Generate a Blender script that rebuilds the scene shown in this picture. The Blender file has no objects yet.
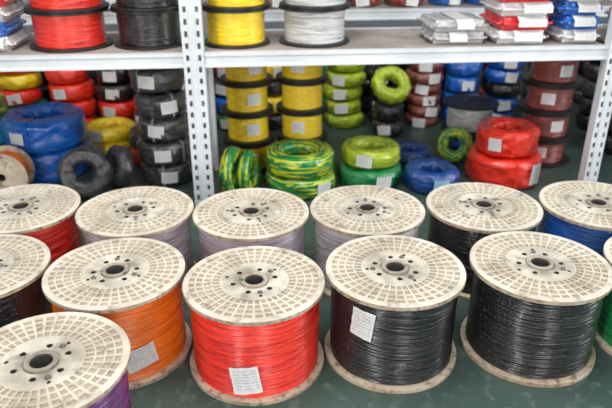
import bpy, bmesh, math, random
from mathutils import Vector, Matrix, Euler, noise
random.seed(7)
scene=bpy.context.scene
scene.view_settings.view_transform='Standard'
COL=scene.collection
PI=math.pi

# ---------------------------------------------------------------- materials
def newmat(name):
    m=bpy.data.materials.new(name); m.use_nodes=True
    nt=m.node_tree; b=nt.nodes["Principled BSDF"]
    return m,nt,b
def N(nt,t,**k):
    n=nt.nodes.new(t)
    for a,v in k.items(): setattr(n,a,v)
    return n
def noise_mix(nt,c1,c2,scale,lo=.4,hi=.6,detail=4):
    tc=N(nt,'ShaderNodeTexCoord'); nz=N(nt,'ShaderNodeTexNoise')
    nz.inputs['Scale'].default_value=scale; nz.inputs['Detail'].default_value=detail
    oi=N(nt,'ShaderNodeObjectInfo'); ad=N(nt,'ShaderNodeVectorMath',operation='ADD')
    nt.links.new(tc.outputs['Object'],ad.inputs[0]); nt.links.new(oi.outputs['Location'],ad.inputs[1])
    mu=N(nt,'ShaderNodeMath',operation='MULTIPLY'); nt.links.new(oi.outputs['Random'],mu.inputs[0]); mu.inputs[1].default_value=17
    ad2=N(nt,'ShaderNodeVectorMath',operation='ADD'); nt.links.new(ad.outputs[0],ad2.inputs[0]); nt.links.new(mu.outputs[0],ad2.inputs[1])
    nt.links.new(ad2.outputs[0],nz.inputs['Vector'])
    cr=N(nt,'ShaderNodeValToRGB')
    cr.color_ramp.elements[0].position=lo; cr.color_ramp.elements[1].position=hi
    cr.color_ramp.elements[0].color=(*c1,1); cr.color_ramp.elements[1].color=(*c2,1)
    nt.links.new(nz.outputs['Fac'],cr.inputs[0])
    return cr,nz
def plain(name,c,rough=.5,c2=None,scale=8,metal=0,coat=0,lo=.35,hi=.65):
    m,nt,b=newmat(name)
    c2=c2 or tuple(x*.85 for x in c)
    cr,nz=noise_mix(nt,c,c2,scale,lo,hi)
    nt.links.new(cr.outputs[0],b.inputs['Base Color'])
    b.inputs['Roughness'].default_value=rough; b.inputs['Metallic'].default_value=metal
    b.inputs['Coat Weight'].default_value=coat; b.inputs['Coat Roughness'].default_value=.15
    return m
def cyl_coords(nt):
    tc=N(nt,'ShaderNodeTexCoord'); sx=N(nt,'ShaderNodeSeparateXYZ')
    nt.links.new(tc.outputs['Object'],sx.inputs[0])
    at=N(nt,'ShaderNodeMath',operation='ARCTAN2'); nt.links.new(sx.outputs[1],at.inputs[0]); nt.links.new(sx.outputs[0],at.inputs[1])
    xx=N(nt,'ShaderNodeMath',operation='MULTIPLY'); nt.links.new(sx.outputs[0],xx.inputs[0]); nt.links.new(sx.outputs[0],xx.inputs[1])
    yy=N(nt,'ShaderNodeMath',operation='MULTIPLY_ADD'); nt.links.new(sx.outputs[1],yy.inputs[0]); nt.links.new(sx.outputs[1],yy.inputs[1]); nt.links.new(xx.outputs[0],yy.inputs[2])
    sq=N(nt,'ShaderNodeMath',operation='SQRT'); nt.links.new(yy.outputs[0],sq.inputs[0])
    cb=N(nt,'ShaderNodeCombineXYZ')
    nt.links.new(at.outputs[0],cb.inputs[0]); nt.links.new(sq.outputs[0],cb.inputs[1]); nt.links.new(sx.outputs[2],cb.inputs[2])
    return cb
def wire(name,c,c2=None,rough=.26,coat=.8,stripes=False,sa=1.5,sz=170,sp=.5):
    """insulated wire wound round an axis, wrapped in clear film: streaks follow the strands"""
    m,nt,b=newmat(name)
    cb=cyl_coords(nt)
    mp=N(nt,'ShaderNodeVectorMath',operation='MULTIPLY'); mp.inputs[1].default_value=(sa,sz,sz)
    nt.links.new(cb.outputs[0],mp.inputs[0])
    nz=N(nt,'ShaderNodeTexNoise'); nz.inputs['Scale'].default_value=1; nz.inputs['Detail'].default_value=3
    nt.links.new(mp.outputs[0],nz.inputs['Vector'])
    cr=N(nt,'ShaderNodeValToRGB')
    c2=c2 or tuple(x*.5 for x in c)
    cr.color_ramp.elements[0].color=(*c2,1); cr.color_ramp.elements[1].color=(*c,1)
    if stripes:
        cr.color_ramp.elements[0].position=sp-.03; cr.color_ramp.elements[1].position=sp+.03
    else:
        cr.color_ramp.elements[0].position=.38; cr.color_ramp.elements[1].position=.52
    nt.links.new(nz.outputs['Fac'],cr.inputs[0]); nt.links.new(cr.outputs[0],b.inputs['Base Color'])
    bp=N(nt,'ShaderNodeBump'); bp.inputs['Strength'].default_value=.7; bp.inputs['Distance'].default_value=.003
    nt.links.new(nz.outputs['Fac'],bp.inputs['Height']); nt.links.new(bp.outputs[0],b.inputs['Normal'])
    mp2=N(nt,'ShaderNodeVectorMath',operation='MULTIPLY'); mp2.inputs[1].default_value=(14,4,16)
    nt.links.new(cb.outputs[0],mp2.inputs[0])
    n2=N(nt,'ShaderNodeTexNoise'); n2.inputs['Scale'].default_value=1; n2.inputs['Detail'].default_value=4; n2.inputs['Distortion'].default_value=1.2
    nt.links.new(mp2.outputs[0],n2.inputs['Vector'])
    b2=N(nt,'ShaderNodeBump'); b2.inputs['Strength'].default_value=.7; b2.inputs['Distance'].default_value=.010
    nt.links.new(n2.outputs['Fac'],b2.inputs['Height'])
    nt.links.new(b2.outputs[0],b.inputs['Coat Normal'])
    b.inputs['Roughness'].default_value=rough; b.inputs['Coat Weight'].default_value=coat; b.inputs['Coat Roughness'].default_value=.07
    return m
W={
 'red':wire('red_wire',(.94,.040,.015),(.58,.010,.005)),
 'orange':wire('orange_wire',(1.0,.22,.010),(.76,.11,.005)),
 'black':wire('black_wire',(.012,.012,.014),(.002,.002,.003),rough=.24,coat=.8),
 'purple':wire('purple_wire',(.15,.03,.17),(.06,.012,.08)),
 'lilac':wire('lilac_wire',(.62,.56,.63),(.38,.32,.41)),
 'white':wire('pale_wire',(.70,.67,.70),(.44,.41,.45)),
 'silver':wire('silver_wire',(.62,.62,.62),(.34,.34,.34)),
 'blue':wire('blue_wire',(.010,.14,.58),(.004,.055,.28)),
 'darkblue':wire('dark_blue_wire',(.008,.08,.34),(.004,.035,.17)),
 'lightblue':wire('light_blue_wire',(.03,.32,.55),(.02,.18,.38)),
 'yellow':wire('yellow_wire',(1.0,.72,.015),(.84,.50,.008)),
 'yellowgreen':wire('yellow_green_wire',(.56,.64,.03),(.24,.40,.02),stripes=True),
 'greenyellow':wire('green_yellow_wire',(.62,.66,.02),(.010,.23,.055),stripes=True,sz=95,sa=.75,sp=.54),
 'green':wire('green_wire',(.02,.28,.08),(.008,.14,.04)),
 'grey':wire('dark_grey_wire',(.055,.055,.057),(.012,.012,.014),rough=.3,coat=1.0),
 'maroon':wire('maroon_wire',(.32,.055,.04),(.15,.02,.014)),
 'brown':wire('brown_wire',(.30,.08,.05),(.12,.03,.02)),
}
def flange_mat(name,c1,c2,dirt,amount=1.0,dscale=30,lo=.56,hi=.68,hub=0.0,big=.6):
    m,nt,b=newmat(name)
    cr,_=noise_mix(nt,c1,c2,7,.35,.75,6)
    d,_=noise_mix(nt,(0,0,0),(amount,amount,amount),dscale,lo,hi,8)
    d2,_=noise_mix(nt,(0,0,0),(big*amount,)*3,9,.44,.70,9)
    s=N(nt,'ShaderNodeMix',data_type='RGBA'); nt.links.new(d2.outputs[0],s.inputs[0]); nt.links.new(cr.outputs[0],s.inputs[6]); s.inputs[7].default_value=(*dirt,1)
    mx=N(nt,'ShaderNodeMix',data_type='RGBA'); nt.links.new(d.outputs[0],mx.inputs[0]); nt.links.new(s.outputs[2],mx.inputs[6]); mx.inputs[7].default_value=(*[x*.65 for x in dirt],1)
    out=mx.outputs[2]
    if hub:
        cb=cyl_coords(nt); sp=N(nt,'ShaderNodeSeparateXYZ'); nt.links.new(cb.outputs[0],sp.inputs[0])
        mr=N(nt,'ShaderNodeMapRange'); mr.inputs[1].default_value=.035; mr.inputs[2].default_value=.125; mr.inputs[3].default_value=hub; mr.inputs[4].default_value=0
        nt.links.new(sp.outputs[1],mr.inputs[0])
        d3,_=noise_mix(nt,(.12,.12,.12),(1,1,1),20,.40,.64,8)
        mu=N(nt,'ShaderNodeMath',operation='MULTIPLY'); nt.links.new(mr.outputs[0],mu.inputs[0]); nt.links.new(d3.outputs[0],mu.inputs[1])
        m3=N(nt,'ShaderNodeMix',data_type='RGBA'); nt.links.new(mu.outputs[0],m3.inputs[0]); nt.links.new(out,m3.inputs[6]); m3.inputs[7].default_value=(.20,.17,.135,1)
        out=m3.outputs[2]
    nt.links.new(out,b.inputs['Base Color']); b.inputs['Roughness'].default_value=.42
    return m
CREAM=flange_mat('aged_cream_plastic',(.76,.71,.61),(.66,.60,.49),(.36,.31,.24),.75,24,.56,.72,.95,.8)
TANRIM=flange_mat('grimy_tan_rim',(.60,.49,.37),(.42,.32,.22),(.18,.12,.08),.9,60,.5,.7)
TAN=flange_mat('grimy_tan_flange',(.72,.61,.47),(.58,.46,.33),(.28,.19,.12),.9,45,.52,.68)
CREAM_SHADE=plain('cream_recess_painted_shade',(.52,.45,.34),.65,(.38,.31,.22),20)  # darker beige paints the ribs' shade into the recessed cells and groove
DARK=plain('dark_hub',(.008,.008,.008),.7)
HUBGREY=flange_mat('worn_hub_ring',(.50,.44,.36),(.34,.29,.23),(.10,.08,.06),.9,50)
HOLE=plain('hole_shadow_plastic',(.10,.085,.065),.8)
STEEL=plain('screw_steel',(.30,.29,.27),.35,metal=.8)
BLACKP=plain('black_plastic',(.014,.013,.013),.4)
RACKW=plain('rack_white_paint',(.74,.77,.80),.4,(.62,.65,.68),5)
DECK=plain('dusty_board',(.40,.36,.33),.7,(.26,.22,.19),6)
CLEAR=plain('strap_grey',(.30,.31,.31),.3)
def labelmat(name,base=(.80,.80,.79),ink=(.12,.12,.13)):
    m,nt,b=newmat(name)
    tc=N(nt,'ShaderNodeTexCoord'); sx=N(nt,'ShaderNodeSeparateXYZ'); nt.links.new(tc.outputs['UV'],sx.inputs[0])
    def M(op,a,bv=None,c=None):
        n=N(nt,'ShaderNodeMath',operation=op)
        for i,v in enumerate((a,bv,c)):
            if v is None: continue
            if isinstance(v,(int,float)): n.inputs[i].default_value=v
            else: nt.links.new(v,n.inputs[i])
        return n.outputs[0]
    rows=M('FRACT',M('MULTIPLY',sx.outputs[1],9.0))
    r=M('GREATER_THAN',rows,.5)
    fl=M('FLOOR',M('MULTIPLY',sx.outputs[1],9.0))
    cb=N(nt,'ShaderNodeCombineXYZ'); nt.links.new(M('MULTIPLY',sx.outputs[0],22.0),cb.inputs[0]); nt.links.new(M('MULTIPLY',fl,7.3),cb.inputs[1])
    nz=N(nt,'ShaderNodeTexNoise'); nz.inputs['Scale'].default_value=1; nt.links.new(cb.outputs[0],nz.inputs['Vector'])
    w=M('GREATER_THAN',nz.outputs['Fac'],.45)
    mx=M('MULTIPLY',M('GREATER_THAN',sx.outputs[0],.1),M('LESS_THAN',sx.outputs[0],.9))
    my=M('MULTIPLY',M('GREATER_THAN',sx.outputs[1],.1),M('LESS_THAN',sx.outputs[1],.93))
    f=M('MULTIPLY',M('MULTIPLY',r,w),M('MULTIPLY',mx,my))
    f=M('MULTIPLY',f,.38)
    mix=N(nt,'ShaderNodeMix',data_type='RGBA'); nt.links.new(f,mix.inputs[0])
    mix.inputs[6].default_value=(*base,1); mix.inputs[7].default_value=(*ink,1)
    nt.links.new(mix.outputs[2],b.inputs['Base Color']); b.inputs['Roughness'].default_value=.35
    b.inputs['Coat Weight'].default_value=.5
    return m
LABEL=labelmat('printed_label')
LABELC=labelmat('cyan_label',(.35,.62,.78),(.05,.15,.3))

# ---------------------------------------------------------------- mesh helpers
def mesh_from(name,verts,faces,mats=1,smooth=False,midx=None,uvs=None):
    me=bpy.data.meshes.new(name); me.from_pydata(verts,[],faces); me.update()
    for i in range(mats): me.materials.append(None)
    if midx: me.polygons.foreach_set('material_index',midx)
    if smooth: me.polygons.foreach_set('use_smooth',[True]*len(me.polygons))
    if uvs:
        ul=me.uv_layers.new(name='UVMap')
        for l in me.loops: ul.data[l.index].uv=uvs[l.vertex_index]
    return me
def lathe(name,prof,segs=96,closed=False,func=None,smooth=True):
    v=[];f=[];n=len(prof)
    for i in range(segs):
        a=2*PI*i/segs
        for (r,z) in prof:
            if func: r2,z2=func(r,z,a)
            else: r2,z2=r,z
            v.append((r2*math.cos(a),r2*math.sin(a),z2))
    m=n if closed else n-1
    for i in range(segs):
        i2=(i+1)%segs
        for j in range(m):
            j2=(j+1)%n
            f.append((i*n+j,i2*n+j,i2*n+j2,i*n+j2))
    me=mesh_from(name,v,f,1,smooth)
    bm=bmesh.new(); bm.from_mesh(me); bmesh.ops.recalc_face_normals(bm,faces=bm.faces[:]); bm.to_mesh(me); bm.free()
    return me
def obj(name,me,mats,parent=None,loc=(0,0,0),rot=(0,0,0)):
    o=bpy.data.objects.new(name,me); COL.objects.link(o)
    if me:
        if not isinstance(mats,(list,tuple)): mats=[mats]
        for s,m in zip(o.material_slots,mats): s.link='OBJECT'; s.material=m
    if parent: o.parent=parent
    o.location=loc; o.rotation_euler=rot
    return o
def root(name,label,cat,loc,rot=(0,0,0),group=None):
    e=bpy.data.objects.new(name,None); COL.objects.link(e); e.empty_display_size=.05
    e.location=loc; e.rotation_euler=rot
    e["label"]=label; e["category"]=cat
    if group: e["group"]=group
    return e
CACHE={}
def cached(key,fn):
    if key not in CACHE: CACHE[key]=fn()
    return CACHE[key]
def patch(R,w,h,roll=0.0,seed=0,crease=.0012):
    """paper sticker following a cylinder of radius R, centred facing -Y, z=0"""
    nx,ny=16,12; v=[];f=[];uv=[]
    c,s=math.cos(roll),math.sin(roll)
    for iy in range(ny+1):
        for ix in range(nx+1):
            x=(ix/nx-.5)*w; y=(iy/ny-.5)*h
            X=x*c-y*s; Z=x*s+y*c
            a=-PI/2+X/R
            rr=R+crease+crease*1.0*noise.noise(Vector((X*60,Z*60,seed)))
            v.append((rr*math.cos(a),rr*math.sin(a),Z)); uv.append((ix/nx,iy/ny))
    for iy in range(ny):
        for ix in range(nx):
            a=iy*(nx+1)+ix; f.append((a,a+1,a+nx+2,a+nx+1))
    return mesh_from('label',v,f,1,True,None,uv)
def box(bm,x0,x1,y0,y1,z0,z1):
    vs=[bm.verts.new(p) for p in ((x0,y0,z0),(x1,y0,z0),(x1,y1,z0),(x0,y1,z0),(x0,y0,z1),(x1,y0,z1),(x1,y1,z1),(x0,y1,z1))]
    for q in ((0,3,2,1),(4,5,6,7),(0,1,5,4),(1,2,6,5),(2,3,7,6),(3,0,4,7)): bm.faces.new([vs[i] for i in q])

# ---------------------------------------------------------------- large spool
FR=.1955; FT=.014; SH=.274; WR=.180
def flange_mesh(top=True):
    radii=[.026,.029,.038,.042]; types=['lip','hub','groove']
    r=.042
    while r<.0890: radii.append(r+.0025); types.append('disc'); r+=.0025
    for (r1,t) in ((.097,'ring'),(.116,'cell'),(.121,'ring'),(.139,'cell'),(.144,'ring'),(.160,'cell'),(.165,'ring'),(.180,'cell'),(FR,'rim')):
        radii.append(r1); types.append(t)
    m=len(types); nr=40; sub=7; n=nr*sub
    up=.003 if top else 0
    holes=[]
    for k in range(6): holes.append((.060,k*PI/3+.12,.0075))
    for k in range(3): holes.append((.080,k*2*PI/3+.62,.0050))
    def inhole(rm,am):
        x,y=rm*math.cos(am),rm*math.sin(am)
        return any((x-h[0]*math.cos(h[1]))**2+(y-h[0]*math.sin(h[1]))**2<h[2]**2 for h in holes)
    A=[2*PI*i/n for i in range(n+1)]
    HH=[];MM=[]
    for i in range(n):
        rib=(i%sub)<2; hr=[];mr=[]
        for b in range(m):
            t=types[b]; mt=0
            if t=='lip': h=FT+up*.5; mt=3
            elif t=='hub': h=FT+up; mt=3
            elif t=='rim': h=FT
            elif t=='ring': h=FT-.0006
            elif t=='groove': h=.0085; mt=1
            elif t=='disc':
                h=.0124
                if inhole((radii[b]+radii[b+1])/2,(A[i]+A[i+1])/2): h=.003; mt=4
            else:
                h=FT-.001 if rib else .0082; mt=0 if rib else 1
            hr.append(h); mr.append(mt)
        HH.append(hr); MM.append(mr)
    V=[];F=[];MI=[]; D={}
    def P(ri,i,z):
        i%=n; k=(ri,i,round(z,6))
        if k not in D:
            rr=FR+.0015 if ri=='o' else radii[ri]
            D[k]=len(V); V.append((rr*math.cos(A[i]),rr*math.sin(A[i]),z))
        return D[k]
    for i in range(n):
        for b in range(m):
            h=HH[i][b]; mt=MM[i][b]
            F.append((P(b,i,h),P(b+1,i,h),P(b+1,i+1,h),P(b,i+1,h))); MI.append(mt)
            if b<m-1:
                h2=HH[i][b+1]
                if abs(h2-h)>1e-6:
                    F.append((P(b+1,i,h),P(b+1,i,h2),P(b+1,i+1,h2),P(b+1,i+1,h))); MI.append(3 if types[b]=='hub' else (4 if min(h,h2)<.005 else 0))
            h3=HH[(i+1)%n][b]
            if abs(h3-h)>1e-6:
                F.append((P(b,i+1,h),P(b+1,i+1,h),P(b+1,i+1,h3),P(b,i+1,h3))); MI.append(4 if min(h,h3)<.005 else 0)
        F.append((P(m,i,FT),P('o',i,FT-.002),P('o',i+1,FT-.002),P(m,i+1,FT))); MI.append(0)
        F.append((P('o',i,FT-.002),P('o',i,.0015),P('o',i+1,.0015),P('o',i+1,FT-.002))); MI.append(2)
        F.append((P('o',i,.0015),P(m,i,0),P(m,i+1,0),P('o',i+1,.0015))); MI.append(2)
        F.append((P(0,i,0),P(m,i,0),P(m,i+1,0),P(0,i+1,0))); MI.append(0)
        h=HH[i][0]
        F.append((P(0,i,h),P(0,i,0),P(0,i+1,0),P(0,i+1,h))); MI.append(4)
    me=mesh_from('flange',V,F,5,False,MI)
    bm=bmesh.new(); bm.from_mesh(me); bmesh.ops.recalc_face_normals(bm,faces=bm.faces[:]); bm.to_mesh(me); bm.free()
    return me
def winding_mesh(R,H,seed,pitch=.0046,segs=128,amp=.0018,wob=.0036,zw=.012):
    n=int(H/pitch); prof=[(.03,0.0)]
    for k in range(n):
        z=k*pitch
        prof.append((R-amp,z+.0001)); prof.append((R-amp*.25,z+pitch*.25)); prof.append((R,z+pitch*.5)); prof.append((R-amp*.25,z+pitch*.75))
    prof.append((R-amp,H-.0001)); prof.append((.03,H))
    def fn(r,z,a):
        if r<.05 : return r,z
        k=int(z/pitch)
        v=Vector((math.cos(a)*1.8+k*3.1,math.sin(a)*1.8,k*7.7+seed*11))
        w=Vector((math.cos(a)*1.5,math.sin(a)*1.5,z*9+seed*5+50))
        edge=min(1,min(z,H-z)/.035)
        r2=r+wob*.55*noise.noise(v)+wob*.6*noise.noise(w*1.7)
        z2=z+edge*zw*noise.noise(w)
        return r2,min(max(z2,0.0),H)
    return lathe('winding',prof,segs,False,fn)
def core_mesh():
    return lathe('core',[(.0258,.0),(.0258,.274-.006),(.0235,.274-.007),(.0235,.01),(.0,.01)],48)
def bolt_mesh():
    return lathe('bolt',[(0.0,.0050),(.0044,.0050),(.0056,.0040),(.0056,.0013),(.0078,.0013),(.0080,0)],12,False,smooth=False)
def big_spool(x,y,col,label,yaw,seed=0,labels=(),sz=1.0):
    e=root('wire_spool',label,'wire spool',(x,y,0),(0,0,yaw),'large wire spools on the floor')
    e.scale=(1,1,sz)
    obj('flange',cached('flT',lambda:flange_mesh(True)),[CREAM,CREAM_SHADE,TANRIM,HUBGREY,HOLE],e,(0,0,SH-FT))
    obj('flange',cached('flB',lambda:flange_mesh(False)),[TAN,CREAM_SHADE,TANRIM,HUBGREY,HOLE],e,(0,0,FT),(PI,0,.3))
    wm=cached(('w',seed%3),lambda:winding_mesh(WR,SH-2*FT,seed%3))
    obj('winding',wm,W[col],e,(0,0,FT),(0,0,seed*1.3))
    obj('core',cached('core',core_mesh),DARK,e)
    ks=[0,1,2] if seed%2 else [0,2]
    for k in ks:
        a=k*2*PI/3+.12+PI/6
        obj('bolt',cached('bolt',bolt_mesh),STEEL,e,(.064*math.cos(a),.064*math.sin(a),SH-FT+.0124))
    for (az,z,w,h,roll) in labels:
        me=patch(WR+.0018,w,h,roll,seed,.0025)
        obj('label',me,LABEL,e,(0,0,z),(0,0,az-yaw))
    return e
L=math.radians
big_spool(-.144,1.506,'red','large cream plastic spool wound with bright red wire',.2,0,[(L(-5),.074,.078,.088,.15)])
big_spool(.2526,1.552,'black','large cream plastic spool wound with black wire',.5,1,[(L(-34),.192,.066,.085,-.12)],sz=1.05)
big_spool(.672,1.577,'black','large cream plastic spool wound with glossy black wire',.9,2,sz=1.05)
big_spool(-.545,1.560,'orange','large cream plastic spool wound with orange wire',1.1,3,[(L(30),.088,.088,.070,.18)])
big_spool(-.948,1.583,'black','large cream plastic spool wound with dark wire',1.5,4)
big_spool(1.085,1.610,'green','large cream plastic spool wound with green wire',.1,5)
big_spool(-.604,1.158,'purple','large cream plastic spool wound with purple wire',.45,6)
big_spool(-.987,1.984,'red','large cream plastic spool wound with red wire',.7,7)
big_spool(-.585,1.962,'lilac','large cream plastic spool wound with pale lilac wire',.15,8)
big_spool(-.187,1.945,'lilac','large cream plastic spool wound with light lilac grey wire',.35,9)
big_spool(.211,1.972,'white','large cream plastic spool wound with pale white wire',.95,10)
big_spool(.618,1.998,'black','large cream plastic spool wound with black wire beside a pale one',.05,11)
big_spool(1.024,2.014,'blue','large cream plastic spool wound with blue wire',.55,12)

# ---------------------------------------------------------------- small spools
def sflange(R,t):
    return lathe('flange',[(.018,0),(R-.003,0),(R,.002),(R,t-.002),(R-.003,t),(R-.010,t),(R-.012,t-.003),(.05,t-.003),(.045,t),(.018,t)],72,True,smooth=False)
def small_spool(x,y,z,R,H,col,label,group,yaw=0,lab=None,flmat=None,rot=None,wr=.80,t=.011):
    e=root('wire_spool',label,'wire spool',(x,y,z),rot or (0,0,yaw),group)
    fm=cached(('sf',R,t),lambda:sflange(R,t))
    fmt=flmat or BLACKP
    obj('flange',fm,fmt,e,(0,0,H-t)); obj('flange',fm,fmt,e,(0,0,t),(PI,0,0))
    wm=cached(('sw',R,H,wr,t),lambda:winding_mesh(R*wr,H-2*t,3,.0055,72,.0016,.003,.004))
    obj('winding',wm,W[col],e,(0,0,t))
    obj('core',cached(('sc',H),lambda:lathe('core',[(.018,.0),(.018,H),(.014,H),(.014,.0)],32,True)),DARK,e)
    if lab is not None:
        obj('label',patch(R*wr+.002,.065,.055,0,1),LABEL,e,(0,0,H*.5),(0,0,lab-yaw))
    return e
# ---------------------------------------------------------------- coils
def coil_mesh(R,r,h,seed,segs=80):
    c=min(.028,h*.36); pts=[]
    def arc(cx,cz,a0,a1,k):
        for i in range(k): 
            a=a0+(a1-a0)*i/(k-1); pts.append((cx+c*math.cos(a),cz+c*math.sin(a)))
    def line(p,q,k):
        for i in range(1,k): pts.append((p[0]+(q[0]-p[0])*i/k,p[1]+(q[1]-p[1])*i/k))
    arc(R-c,c,-PI/2,0,8); line((R,c),(R,h-c),12); arc(R-c,h-c,0,PI/2,8); line((R-c,h),(r+c,h),8)
    arc(r+c,h-c,PI/2,PI,8); line((r,h-c),(r,c),8); arc(r+c,c,PI,1.5*PI,8); line((r+c,0),(R-c,0),6)
    cx,cz=(R+r)/2,h/2
    out=[]
    for i,(a,b) in enumerate(pts):
        k=.0028 if i%2 else 0
        d=Vector((a-cx,b-cz)); L_=d.length; d=d*((L_-k)/L_); out.append((cx+d.x,cz+d.y))
    def fn(rr,z,a):
        v=Vector((math.cos(a)*2.5,math.sin(a)*2.5,z*20+seed*7))
        k=noise.noise(v)+.5*noise.noise(v*2.3)
        edge=1 if .012<z<h-.012 else .4
        rr2=rr+.010*k*edge
        v2=Vector((math.cos(a)*2,math.sin(a)*2,seed*3+rr*20))
        z2=z if z<.006 else z-abs(.011*noise.noise(v2))
        return rr2,z2
    return lathe('winding',out,segs,True,fn)
def strap_mesh(R,r,h,w=.009):
    o=.0045; pr=[(R+o,.012),(R+o,h-.012),(R-.012,h+.0008),(r+.012,h+.0008),(r-o,h-.012),(r-o,.012),(r+.012,.0003),(R-.012,.0003)]
    v=[];f=[];k=len(pr)
    for s in(-1,1):
        for (a,b) in pr: v.append((a,s*w/2,b))
    for i in range(k): f.append((i,(i+1)%k,k+(i+1)%k,k+i))
    return mesh_from('strap',v,f,1,False)
def coil(x,y,z,R,h,col,label,group,r=None,lab=None,labsize=(.075,.055),yaw=0,rot=None,straps=0,labmat=None,seed=0):
    r=r or R*.48
    if rot is not None:
        nrm=Euler(rot).to_matrix()@Vector((0,0,1))
        z=z+R*math.sqrt(max(0,1-nrm.z**2))-min(0,h*nrm.z)-.002
    e=root('wire_coil',label,'wire coil',(x,y,z),rot or (0,0,yaw),group)
    me=cached(('coil',R,r,h,seed%3),lambda:coil_mesh(R,r,h,seed%3))
    obj('winding',me,W[col],e,(0,0,0),(0,0,seed*2.1))
    for k in range(straps):
        a=2*PI*k/straps+.6+seed*.9
        obj('strap',cached(('st',R,r,h),lambda:strap_mesh(R,r,h)),CLEAR if col in('grey','black') else W[col],e,(0,0,0),(0,0,a))
    if lab is not None:
        obj('label',patch(R+.005,labsize[0],min(labsize[1],h*.8),random.uniform(-.15,.15),seed),labmat or LABEL,e,(0,0,h*.5),(0,0,lab-(yaw if rot is None else 0)))
    return e
COLN={'blue':'blue','darkblue':'dark blue','red':'bright red','grey':'dark grey','black':'black','yellow':'yellow','yellowgreen':'yellow green','greenyellow':'green yellow striped','maroon':'maroon','brown':'reddish brown','green':'green','lightblue':'light blue','silver':'silver grey','lilac':'lilac','white':'white','orange':'orange','purple':'purple'}
def stack(x,y,R,h,cols,group,where,base=0,lab=True,labaz=0,straps=0,r=None,labmat=None,jit=.012,vary=True):
    z=base
    for i,c in enumerate(cols):
        jx=random.uniform(-jit,jit); jy=random.uniform(-jit,jit)
        Ri=round(R*(random.choice((1,.94,.87)) if vary else 1),4)
        coil(x+jx,y+jy,z,Ri,h,c,f'{COLN[c]} coil of wire {where}',group,r=r,
             lab=(labaz+random.uniform(-.5,.5)) if lab and random.random()<.8 else None,yaw=0,straps=straps,seed=i,labmat=labmat)
        z+=h
    return z
# under-shelf left bay, near row
stack(-1.275,2.99,.190,.155,['blue','blue'],'blue coils on the floor','in film under the rack',straps=4,labaz=.1,vary=False)
stack(-1.66,3.10,.15,.12,['lightblue','lightblue','greenyellow'],'mixed coils on the floor','beside blue coils')
stack(-.678,2.87,.122,.113,['grey']*5,'dark grey coils in a tall stack','in a tall stack',labaz=.15,straps=3)
coil(-1.005,2.70,0,.115,.085,'grey','dark grey coil of wire standing on edge on the floor','coils standing on edge',rot=(L(72),0,L(8)),r=.042,seed=1)
coil(-.850,2.80,0,.100,.08,'grey','dark grey coil of wire leaning on edge on the floor','coils standing on edge',rot=(L(76),0,L(-52)),r=.038,seed=2)
small_spool(-1.375,2.74,0.112,.112,.12,'orange','cream flanged wire spool lying on its side on the floor',None,rot=(L(90),0,L(6)),flmat=TAN)
# left bay, middle and far rows
U='under the far rack'
stack(-1.37,3.62,.135,.10,['red','red','red','red'],'red coils under the far rack',U,labaz=.2)
stack(-1.09,3.62,.125,.10,['red','red','black','black'],'black and red coils under the far rack',U,labaz=.1)
stack(-.86,3.45,.10,.09,['yellow','grey','red','grey','red'],'mixed coils under the far rack',U,labaz=.1)
stack(-1.055,3.29,.130,.08,['yellow','yellow'],'yellow coils on the floor','on the floor')
coil(-.80,3.14,0,.12,.08,'red','bright red coil of wire behind a dark stack','mixed coils on the floor',lab=0,seed=0)
coil(-.81,3.15,.08,.115,.09,'grey','dark grey coil of wire on a red coil','mixed coils on the floor',lab=.1,seed=1)
stack(-1.66,3.62,.14,.09,['blue','green','red','yellow','red'],'mixed coils under the far rack',U)
stack(-1.95,3.62,.13,.09,['yellow','lightblue','greenyellow','orange','blue'],'mixed coils under the far rack',U)
# right bay near row
coil(-.365,2.70,0,.115,.060,'greenyellow','green and yellow striped coil of wire standing on edge','coils standing on edge',rot=(L(90),0,L(76)),seed=0)
coil(-.290,2.72,0,.100,.060,'greenyellow','green and yellow striped coil of wire leaning on edge','coils standing on edge',rot=(L(88),0,L(76)),seed=1)
coil(-.025,2.77,0,.165,.10,'greenyellow','green yellow striped coil of wire below another','striped coils on the floor',lab=.7,seed=0)
coil(-.030,2.775,.10,.160,.10,'greenyellow','green yellow striped coil of wire before yellow spools','striped coils on the floor',seed=1)
coil(.308,2.86,0,.155,.10,'green','green coil of wire at the bottom of a stack','striped coils on the floor',lab=.35,seed=0,straps=2)
coil(.310,2.87,.10,.140,.09,'yellowgreen','yellow and green coil of wire on a larger coil','striped coils on the floor',lab=-.3,seed=1)
coil(.595,2.79,0,.128,.105,'darkblue','dark blue coil of wire with a cyan label','blue coils on the floor',lab=.2,seed=0,labmat=LABELC)
coil(.54,3.07,0,.100,.10,'darkblue','small dark blue coil of wire behind another coil','blue coils on the floor',seed=1)
coil(.785,3.135,0,.092,.07,'greenyellow','green and yellow striped coil of wire leaning on edge','coils standing on edge',rot=(L(58),0,L(-30)),r=.036,seed=1)
coil(.960,2.885,0,.172,.15,'red','bright red coil of wire at the bottom of a stack','red coils on the floor',lab=.72,labsize=(.075,.10),straps=3,seed=0)
coil(.960,2.885,.15,.142,.13,'red','bright red coil of wire on top of a larger coil','red coils on the floor',lab=-.65,labsize=(.06,.06),straps=2,seed=1)
for i in range(4):
    small_spool(-.290,3.05,.15*i,.129,.15,'yellow','yellow wire spool with black flanges in a stack under the rack','yellow spools under the rack',lab=.25+.1*i,t=.014,wr=.78)
    small_spool(-.020,3.09,.15*i,.129,.15,'yellow','yellow wire spool with black flanges in a stack under the rack','yellow spools under the rack',lab=-.2 if i%2 else None,t=.014,wr=.78)
    small_spool(1.240,3.16,.14*i,.150,.14,'maroon','maroon wire spool with black flanges stacked under the rack','maroon spools under the rack',lab=.2 if i%2 else -.4,wr=.74,t=.013)
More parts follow.
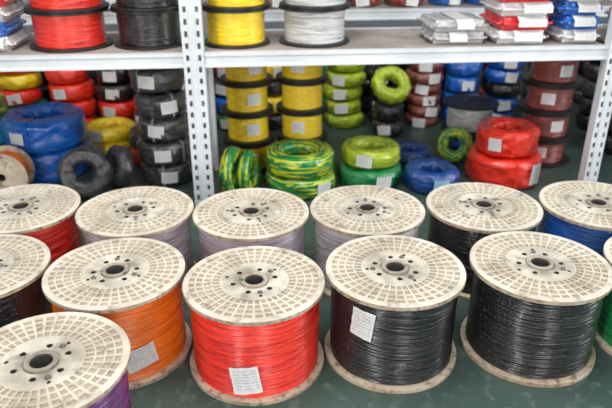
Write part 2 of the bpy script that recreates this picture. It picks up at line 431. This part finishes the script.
small_spool(.90,3.37,0,.150,.10,'blue','blue wire spool with black flanges on the floor','spools under the rack',t=.013)
small_spool(.90,3.37,.10,.150,.15,'silver','silver grey wire spool with black flanges on another spool','spools under the rack',t=.013)
# right bay far row
G='coils under the far rack'
stack(.225,3.74,.126,.085,['yellowgreen']*5,G,U,labaz=.0)
stack(.475,3.77,.110,.085,['black']*4,G,U)
coil(.470,3.52,.205,.108,.09,'yellowgreen','yellow green coil of wire leaning on a black stack',G,rot=(L(44),0,.2),r=.042)
stack(.475,3.55,.10,.10,['black','black'],G,'before a taller stack',jit=.004)
stack(.71,3.74,.112,.068,['brown']*6,G,U)
stack(.95,3.80,.110,.10,['blue','blue','blue','blue'],G,U)
stack(1.19,3.80,.110,.085,['blue','blue','black','blue','blue'],G,U)
stack(-.20,3.72,.12,.10,['black','yellow','black','yellow'],G,U)
stack(-.44,3.70,.11,.10,['green','blue','grey','red'],G,U)
stack(1.74,3.66,.12,.10,['black','black','grey','black','black'],G,U)
stack(1.72,3.30,.13,.11,['black','grey','black','black'],G,'beside the rack')
stack(2.02,3.50,.13,.11,['black','black','grey','black'],G,'beside the rack')
for k,x in enumerate([-2.0,-1.7,-1.4,-1.1,-.5,-.2,.1,.4,.7,1.0,1.28,1.6,1.9,2.2]):
    c=['red','black','grey','blue','black','brown','green','grey','black','maroon'][k%10]
    stack(x,4.03+.087*(x+.44),.13,.11,[c,'black',c,'grey'],'coils in the last row under the far rack','in the last row',lab=False,jit=.006)

# ---------------------------------------------------------------- racks
YAW=L(5); PIV=Vector((-.44,2.5,0))
def R5(x,y,z=0):
    c,s=math.cos(YAW),math.sin(YAW); dx,dy=x-PIV.x,y-PIV.y
    return (PIV.x+dx*c-dy*s, PIV.y+dx*s+dy*c, z)
def post_mesh(w=.082,dp=.05,Hh=1.9):
    e1=w*.14; e2=w*.29
    xs=[-w/2,-w/2+e1,-w/2+e2,w/2-e2,w/2-e1,w/2]
    zs=[0];z=.02
    while z<Hh-.06:
        zs+= [z,z+.022]; z+=.046
    zs.append(Hh)
    v=[];f=[]
    def quad(a,b,c,d):
        k=len(v); v.extend([a,b,c,d]); f.append((k,k+1,k+2,k+3))
    for i in range(len(zs)-1):
        for j in range(5):
            hole=(i%2==1) and j in(1,3)
            if hole: continue
            quad((xs[j],0,zs[i]),(xs[j+1],0,zs[i]),(xs[j+1],0,zs[i+1]),(xs[j],0,zs[i+1]))
    quad((-w/2,dp,0),(-w/2,0,0),(-w/2,0,Hh),(-w/2,dp,Hh)); quad((w/2,0,0),(w/2,dp,0),(w/2,dp,Hh),(w/2,0,Hh))
    quad((-w/2,dp,0),(-w/2+.02,dp,0),(-w/2+.02,dp,Hh),(-w/2,dp,Hh)); quad((w/2-.02,dp,0),(w/2,dp,0),(w/2,dp,Hh),(w/2-.02,dp,Hh))
    quad((-.01,-.0015,0),(.01,-.0015,0),(.01,-.0015,Hh),(-.01,-.0015,Hh))
    me=mesh_from('post',v,f,1)
    bm=bmesh.new(); bm.from_mesh(me); bmesh.ops.remove_doubles(bm,verts=bm.verts[:],dist=1e-5); bm.to_mesh(me); bm.free()
    return me
def beam_mesh(x0,x1,z0,z1):
    pr=[(0,z0),(0,z0+.008),(.004,z0+.012),(.004,z1-.016),(0,z1-.012),(0,z1),(.034,z1),(.034,z0)]
    v=[];f=[];k=len(pr)
    for x in(x0,x1):
        for (y,z) in pr: v.append((x,y,z))
    for i in range(k): f.append((i,(i+1)%k,k+(i+1)%k,k+i))
    f.append(tuple(range(k))[::-1]); f.append(tuple(range(k,2*k)))
    return mesh_from('beam',v,f,1)
def boxmesh(name,x0,x1,y0,y1,z0,z1,bev=.002):
    me=bpy.data.meshes.new(name); bm=bmesh.new(); box(bm,x0,x1,y0,y1,z0,z1)
    if bev: bmesh.ops.bevel(bm,geom=bm.edges[:],offset=bev,segments=2,affect='EDGES')
    bm.to_mesh(me); bm.free(); me.materials.append(None); return me
def rack(yl,depth,posts,zt,label,bh=.056):
    ox,oy,_=R5(-.44,yl)
    e=root('storage_rack',label,'storage rack',(ox,oy,0),(0,0,YAW))
    ws=[]
    for px in posts:
        w=.064 if px==1.29 else .082
        ws.append(w)
        pm=cached(('post',w),lambda:post_mesh(w))
        for back in(0,1):
            if back and px==1.29: continue
            obj('post',pm,RACKW,e,(px+.44,(depth+.01 if back else -.01),0),(0,0,PI if back else 0))
    for i,(a,b) in enumerate(zip(posts[:-1],posts[1:])):
        xa,xb=a+.44+ws[i]/2+.001,b+.44-ws[i+1]/2-.001
        obj('beam',beam_mesh(xa,xb,zt-bh,zt),RACKW,e)
        obj('beam',beam_mesh(-xb,-xa,zt-bh,zt),RACKW,e,(0,depth,0),(0,0,PI))
        obj('deck',boxmesh('deck',xa,xb,.035,depth-.035,zt-.014,zt-.001,.001),DECK,e,(0,0,0))
    return e
ZT=.690
rack(2.5,.52,[-2.25,-.44,1.29,2.9],ZT,'white painted steel storage rack with perforated posts holding wire spools')
rack(3.58,.55,[-2.6,-.62,1.58,3.3],ZT,'white steel storage rack standing behind another rack')

# top shelf goods: two high
def ts(x,y,R,H,col,label,g='spools on the rack shelf',lab=None,wr=.85):
    px,py,_=R5(x,y)
    for i in range(2):
        small_spool(px+.004*i,py,ZT+i*H,R,H,col,label,g,lab=lab if i==0 else None,wr=wr,t=.011)
ts(-.955,2.72,.165,.150,'red','red wire spool with black flanges on the rack shelf')
ts(-.634,2.72,.148,.150,'black','black wire spool with black flanges on the rack shelf')
ts(-.275,2.71,.142,.150,'yellow','yellow wire spool with black flanges on the rack shelf')
ts(.055,2.71,.150,.150,'silver','silver grey wire spool with black flanges on the rack shelf')
def pack_mesh(w,d,h,seed):
    me=bpy.data.meshes.new('body'); bm=bmesh.new(); box(bm,-w/2,w/2,-d/2,d/2,0,h)
    bmesh.ops.bevel(bm,geom=bm.edges[:],offset=h*.42,segments=5,affect='EDGES')
    bmesh.ops.subdivide_edges(bm,edges=[e for e in bm.edges if e.calc_length()>.05],cuts=12,use_grid_fill=True)
    for v in bm.verts:
        k=noise.noise(v.co*26+Vector((seed*5,0,0)))+.6*noise.noise(v.co*60+Vector((seed*5,3,0)))
        if .006<v.co.z<h-.002: v.co.x+=.009*k; v.co.y+=.009*k
        if v.co.z>h-.003: v.co.z-=abs(k)*.008
    bm.to_mesh(me); bm.free(); me.materials.append(None)
    me.polygons.foreach_set('use_smooth',[True]*len(me.polygons)); return me
def sleeve_mesh(w,d,h):
    o=.011; c=h*.3; pr=[(-d/2-o,c),(-d/2-o,h-c),(-d/2+c,h+.0008),(d/2-c,h+.0008),(d/2+o,h-c),(d/2+o,c)]
    v=[];f=[];uv=[];k=len(pr)
    for x in(-w/2,w/2):
        for i,(y,z) in enumerate(pr): v.append((x,y,z)); uv.append((0 if x<0 else 1,i/2.5))
    for i in range(k-1): f.append((i,k+i,k+i+1,i+1))
    return mesh_from('paper_sleeve',v,f,1,False,None,uv)
PK={c:plain(c+'_wrap',v,.22,coat=.8,scale=20) for c,v in dict(red=(.78,.02,.03),blue=(.02,.16,.60),grey=(.48,.48,.48),white=(.76,.76,.76),brown=(.35,.14,.12)).items()}
def packs(x,y,w,d,h,cols,z0,g,sl=.45,off=.05):
    for i,c in enumerate(cols):
        jx=random.uniform(-.010,.010)
        px,py,_=R5(x+jx,y+random.uniform(-.008,.008))
        e=root('wire_pack',f'flat {c} film wrapped wire pack with white paper sleeve','wire pack',(px,py,z0+i*h),(0,0,YAW+random.uniform(-.05,.05)),g)
        obj('body',cached(('pk',w,d,h,i%3),lambda:pack_mesh(w,d,h-.001,i%3)),PK[c],e)
        obj('paper_sleeve',cached(('sl',w,d,h),lambda:sleeve_mesh(w*sl,d,h-.001)),LABEL,e,(random.uniform(off-.12,off+.12)*w,0,0))
packs(.640,2.70,.25,.24,.050,['grey','grey'],ZT,'grey packs on the rack shelf',sl=.3)
packs(.918,2.70,.24,.28,.056,['white','red','white','red','red'],ZT,'red packs on the rack shelf',sl=.5,off=.15)
packs(1.165,2.70,.185,.28,.056,['white','blue','blue','white','blue'],ZT,'blue packs on the rack shelf',sl=.5)
packs(-1.265,2.72,.225,.26,.056,['white','blue','white','red','blue'],ZT,'mixed packs on the rack shelf')
packs(1.50,2.72,.20,.26,.056,['white','brown','white'],ZT,'mixed packs on the rack shelf')
# far rack shelf goods
for (x,c,n) in [(-1.6,'grey',3),(-1.3,'red',3),(-1.0,'blue',3),(-.3,'black',3),(-.05,'brown',3),(.20,'grey',2),(.44,'maroon',2),(.68,'maroon',2),(.93,'blue',2),(1.18,'blue',3),(1.42,'red',3)]:
    px,py,_=R5(x,3.78)
    stack(px,py,.115,.07,[c]*n,'coils on the far rack shelf','on the far rack',base=ZT)

# ---------------------------------------------------------------- room
def structure(name,me,mat,loc=(0,0,0),rot=(0,0,0)):
    o=obj(name,me,mat,None,loc,rot); o["kind"]="structure"; return o
fl,nt,b=newmat('painted_green_floor')
cr,nz=noise_mix(nt,(.036,.068,.058),(.064,.104,.088),3,.3,.7,8)
cr2,_=noise_mix(nt,(0,0,0),(1,1,1),30,.55,.75,8)
mx=N(nt,'ShaderNodeMix',data_type='RGBA'); nt.links.new(cr2.outputs[0],mx.inputs[0]); nt.links.new(cr.outputs[0],mx.inputs[6]); mx.inputs[7].default_value=(.13,.16,.14,1)
nt.links.new(mx.outputs[2],b.inputs['Base Color']); b.inputs['Roughness'].default_value=.4
structure('floor',boxmesh('floor',-5,5,-2,6,-.1,0,0),fl)
WALL=plain('wall_paint',(.32,.34,.35),.8,(.24,.26,.27),2)
structure('wall_back',boxmesh('wall_back',-5,5,0,.1,0,3.2,0),WALL,(0,4.75,0),(0,0,YAW))

# ---------------------------------------------------------------- light
w=bpy.data.worlds.new('World'); scene.world=w; w.use_nodes=True
bg=w.node_tree.nodes['Background']; bg.inputs[0].default_value=(.94,.97,1,1); bg.inputs[1].default_value=.38
def area(name,loc,target,size,power,col=(1,1,1),sy=None):
    l=bpy.data.lights.new(name,'AREA'); l.size=size; l.energy=power; l.color=col
    if sy: l.shape='RECTANGLE'; l.size_y=sy
    o=bpy.data.objects.new(name,l); COL.objects.link(o); o.location=loc
    o.rotation_euler=(Vector(target)-Vector(loc)).to_track_quat('-Z','Y').to_euler()
    return o
area('ceiling_light',(-.2,1.5,3.1),(-.1,2.0,0),2.2,80,(1,.99,.96),1.2)
area('window_or_added_strip',(4.0,1.4,1.6),(0,2.3,.3),1.2,88,(.94,.98,1),1.8)  # window on the right
area('window_or_added_strip',(-1.8,-1.8,1.4),(0,2.0,.2),.40,74,(1,.99,.97),2.4)  # added strip lamp behind camera left, for vertical highlights on the windings
area('window_or_added_strip',(1.2,-1.8,1.4),(.2,2.0,.2),.30,46,(1,.99,.97),2.4)  # second added strip, behind camera right, for the same highlights

cam=bpy.data.cameras.new('Camera'); co=bpy.data.objects.new('Camera',cam); COL.objects.link(co)
cam.lens=37.35; cam.sensor_width=36; co.location=(0,0,1.216); co.rotation_euler=(L(64.8),0,0)
cam.dof.use_dof=True; cam.dof.focus_distance=1.72; cam.dof.aperture_fstop=3.0
scene.camera=co
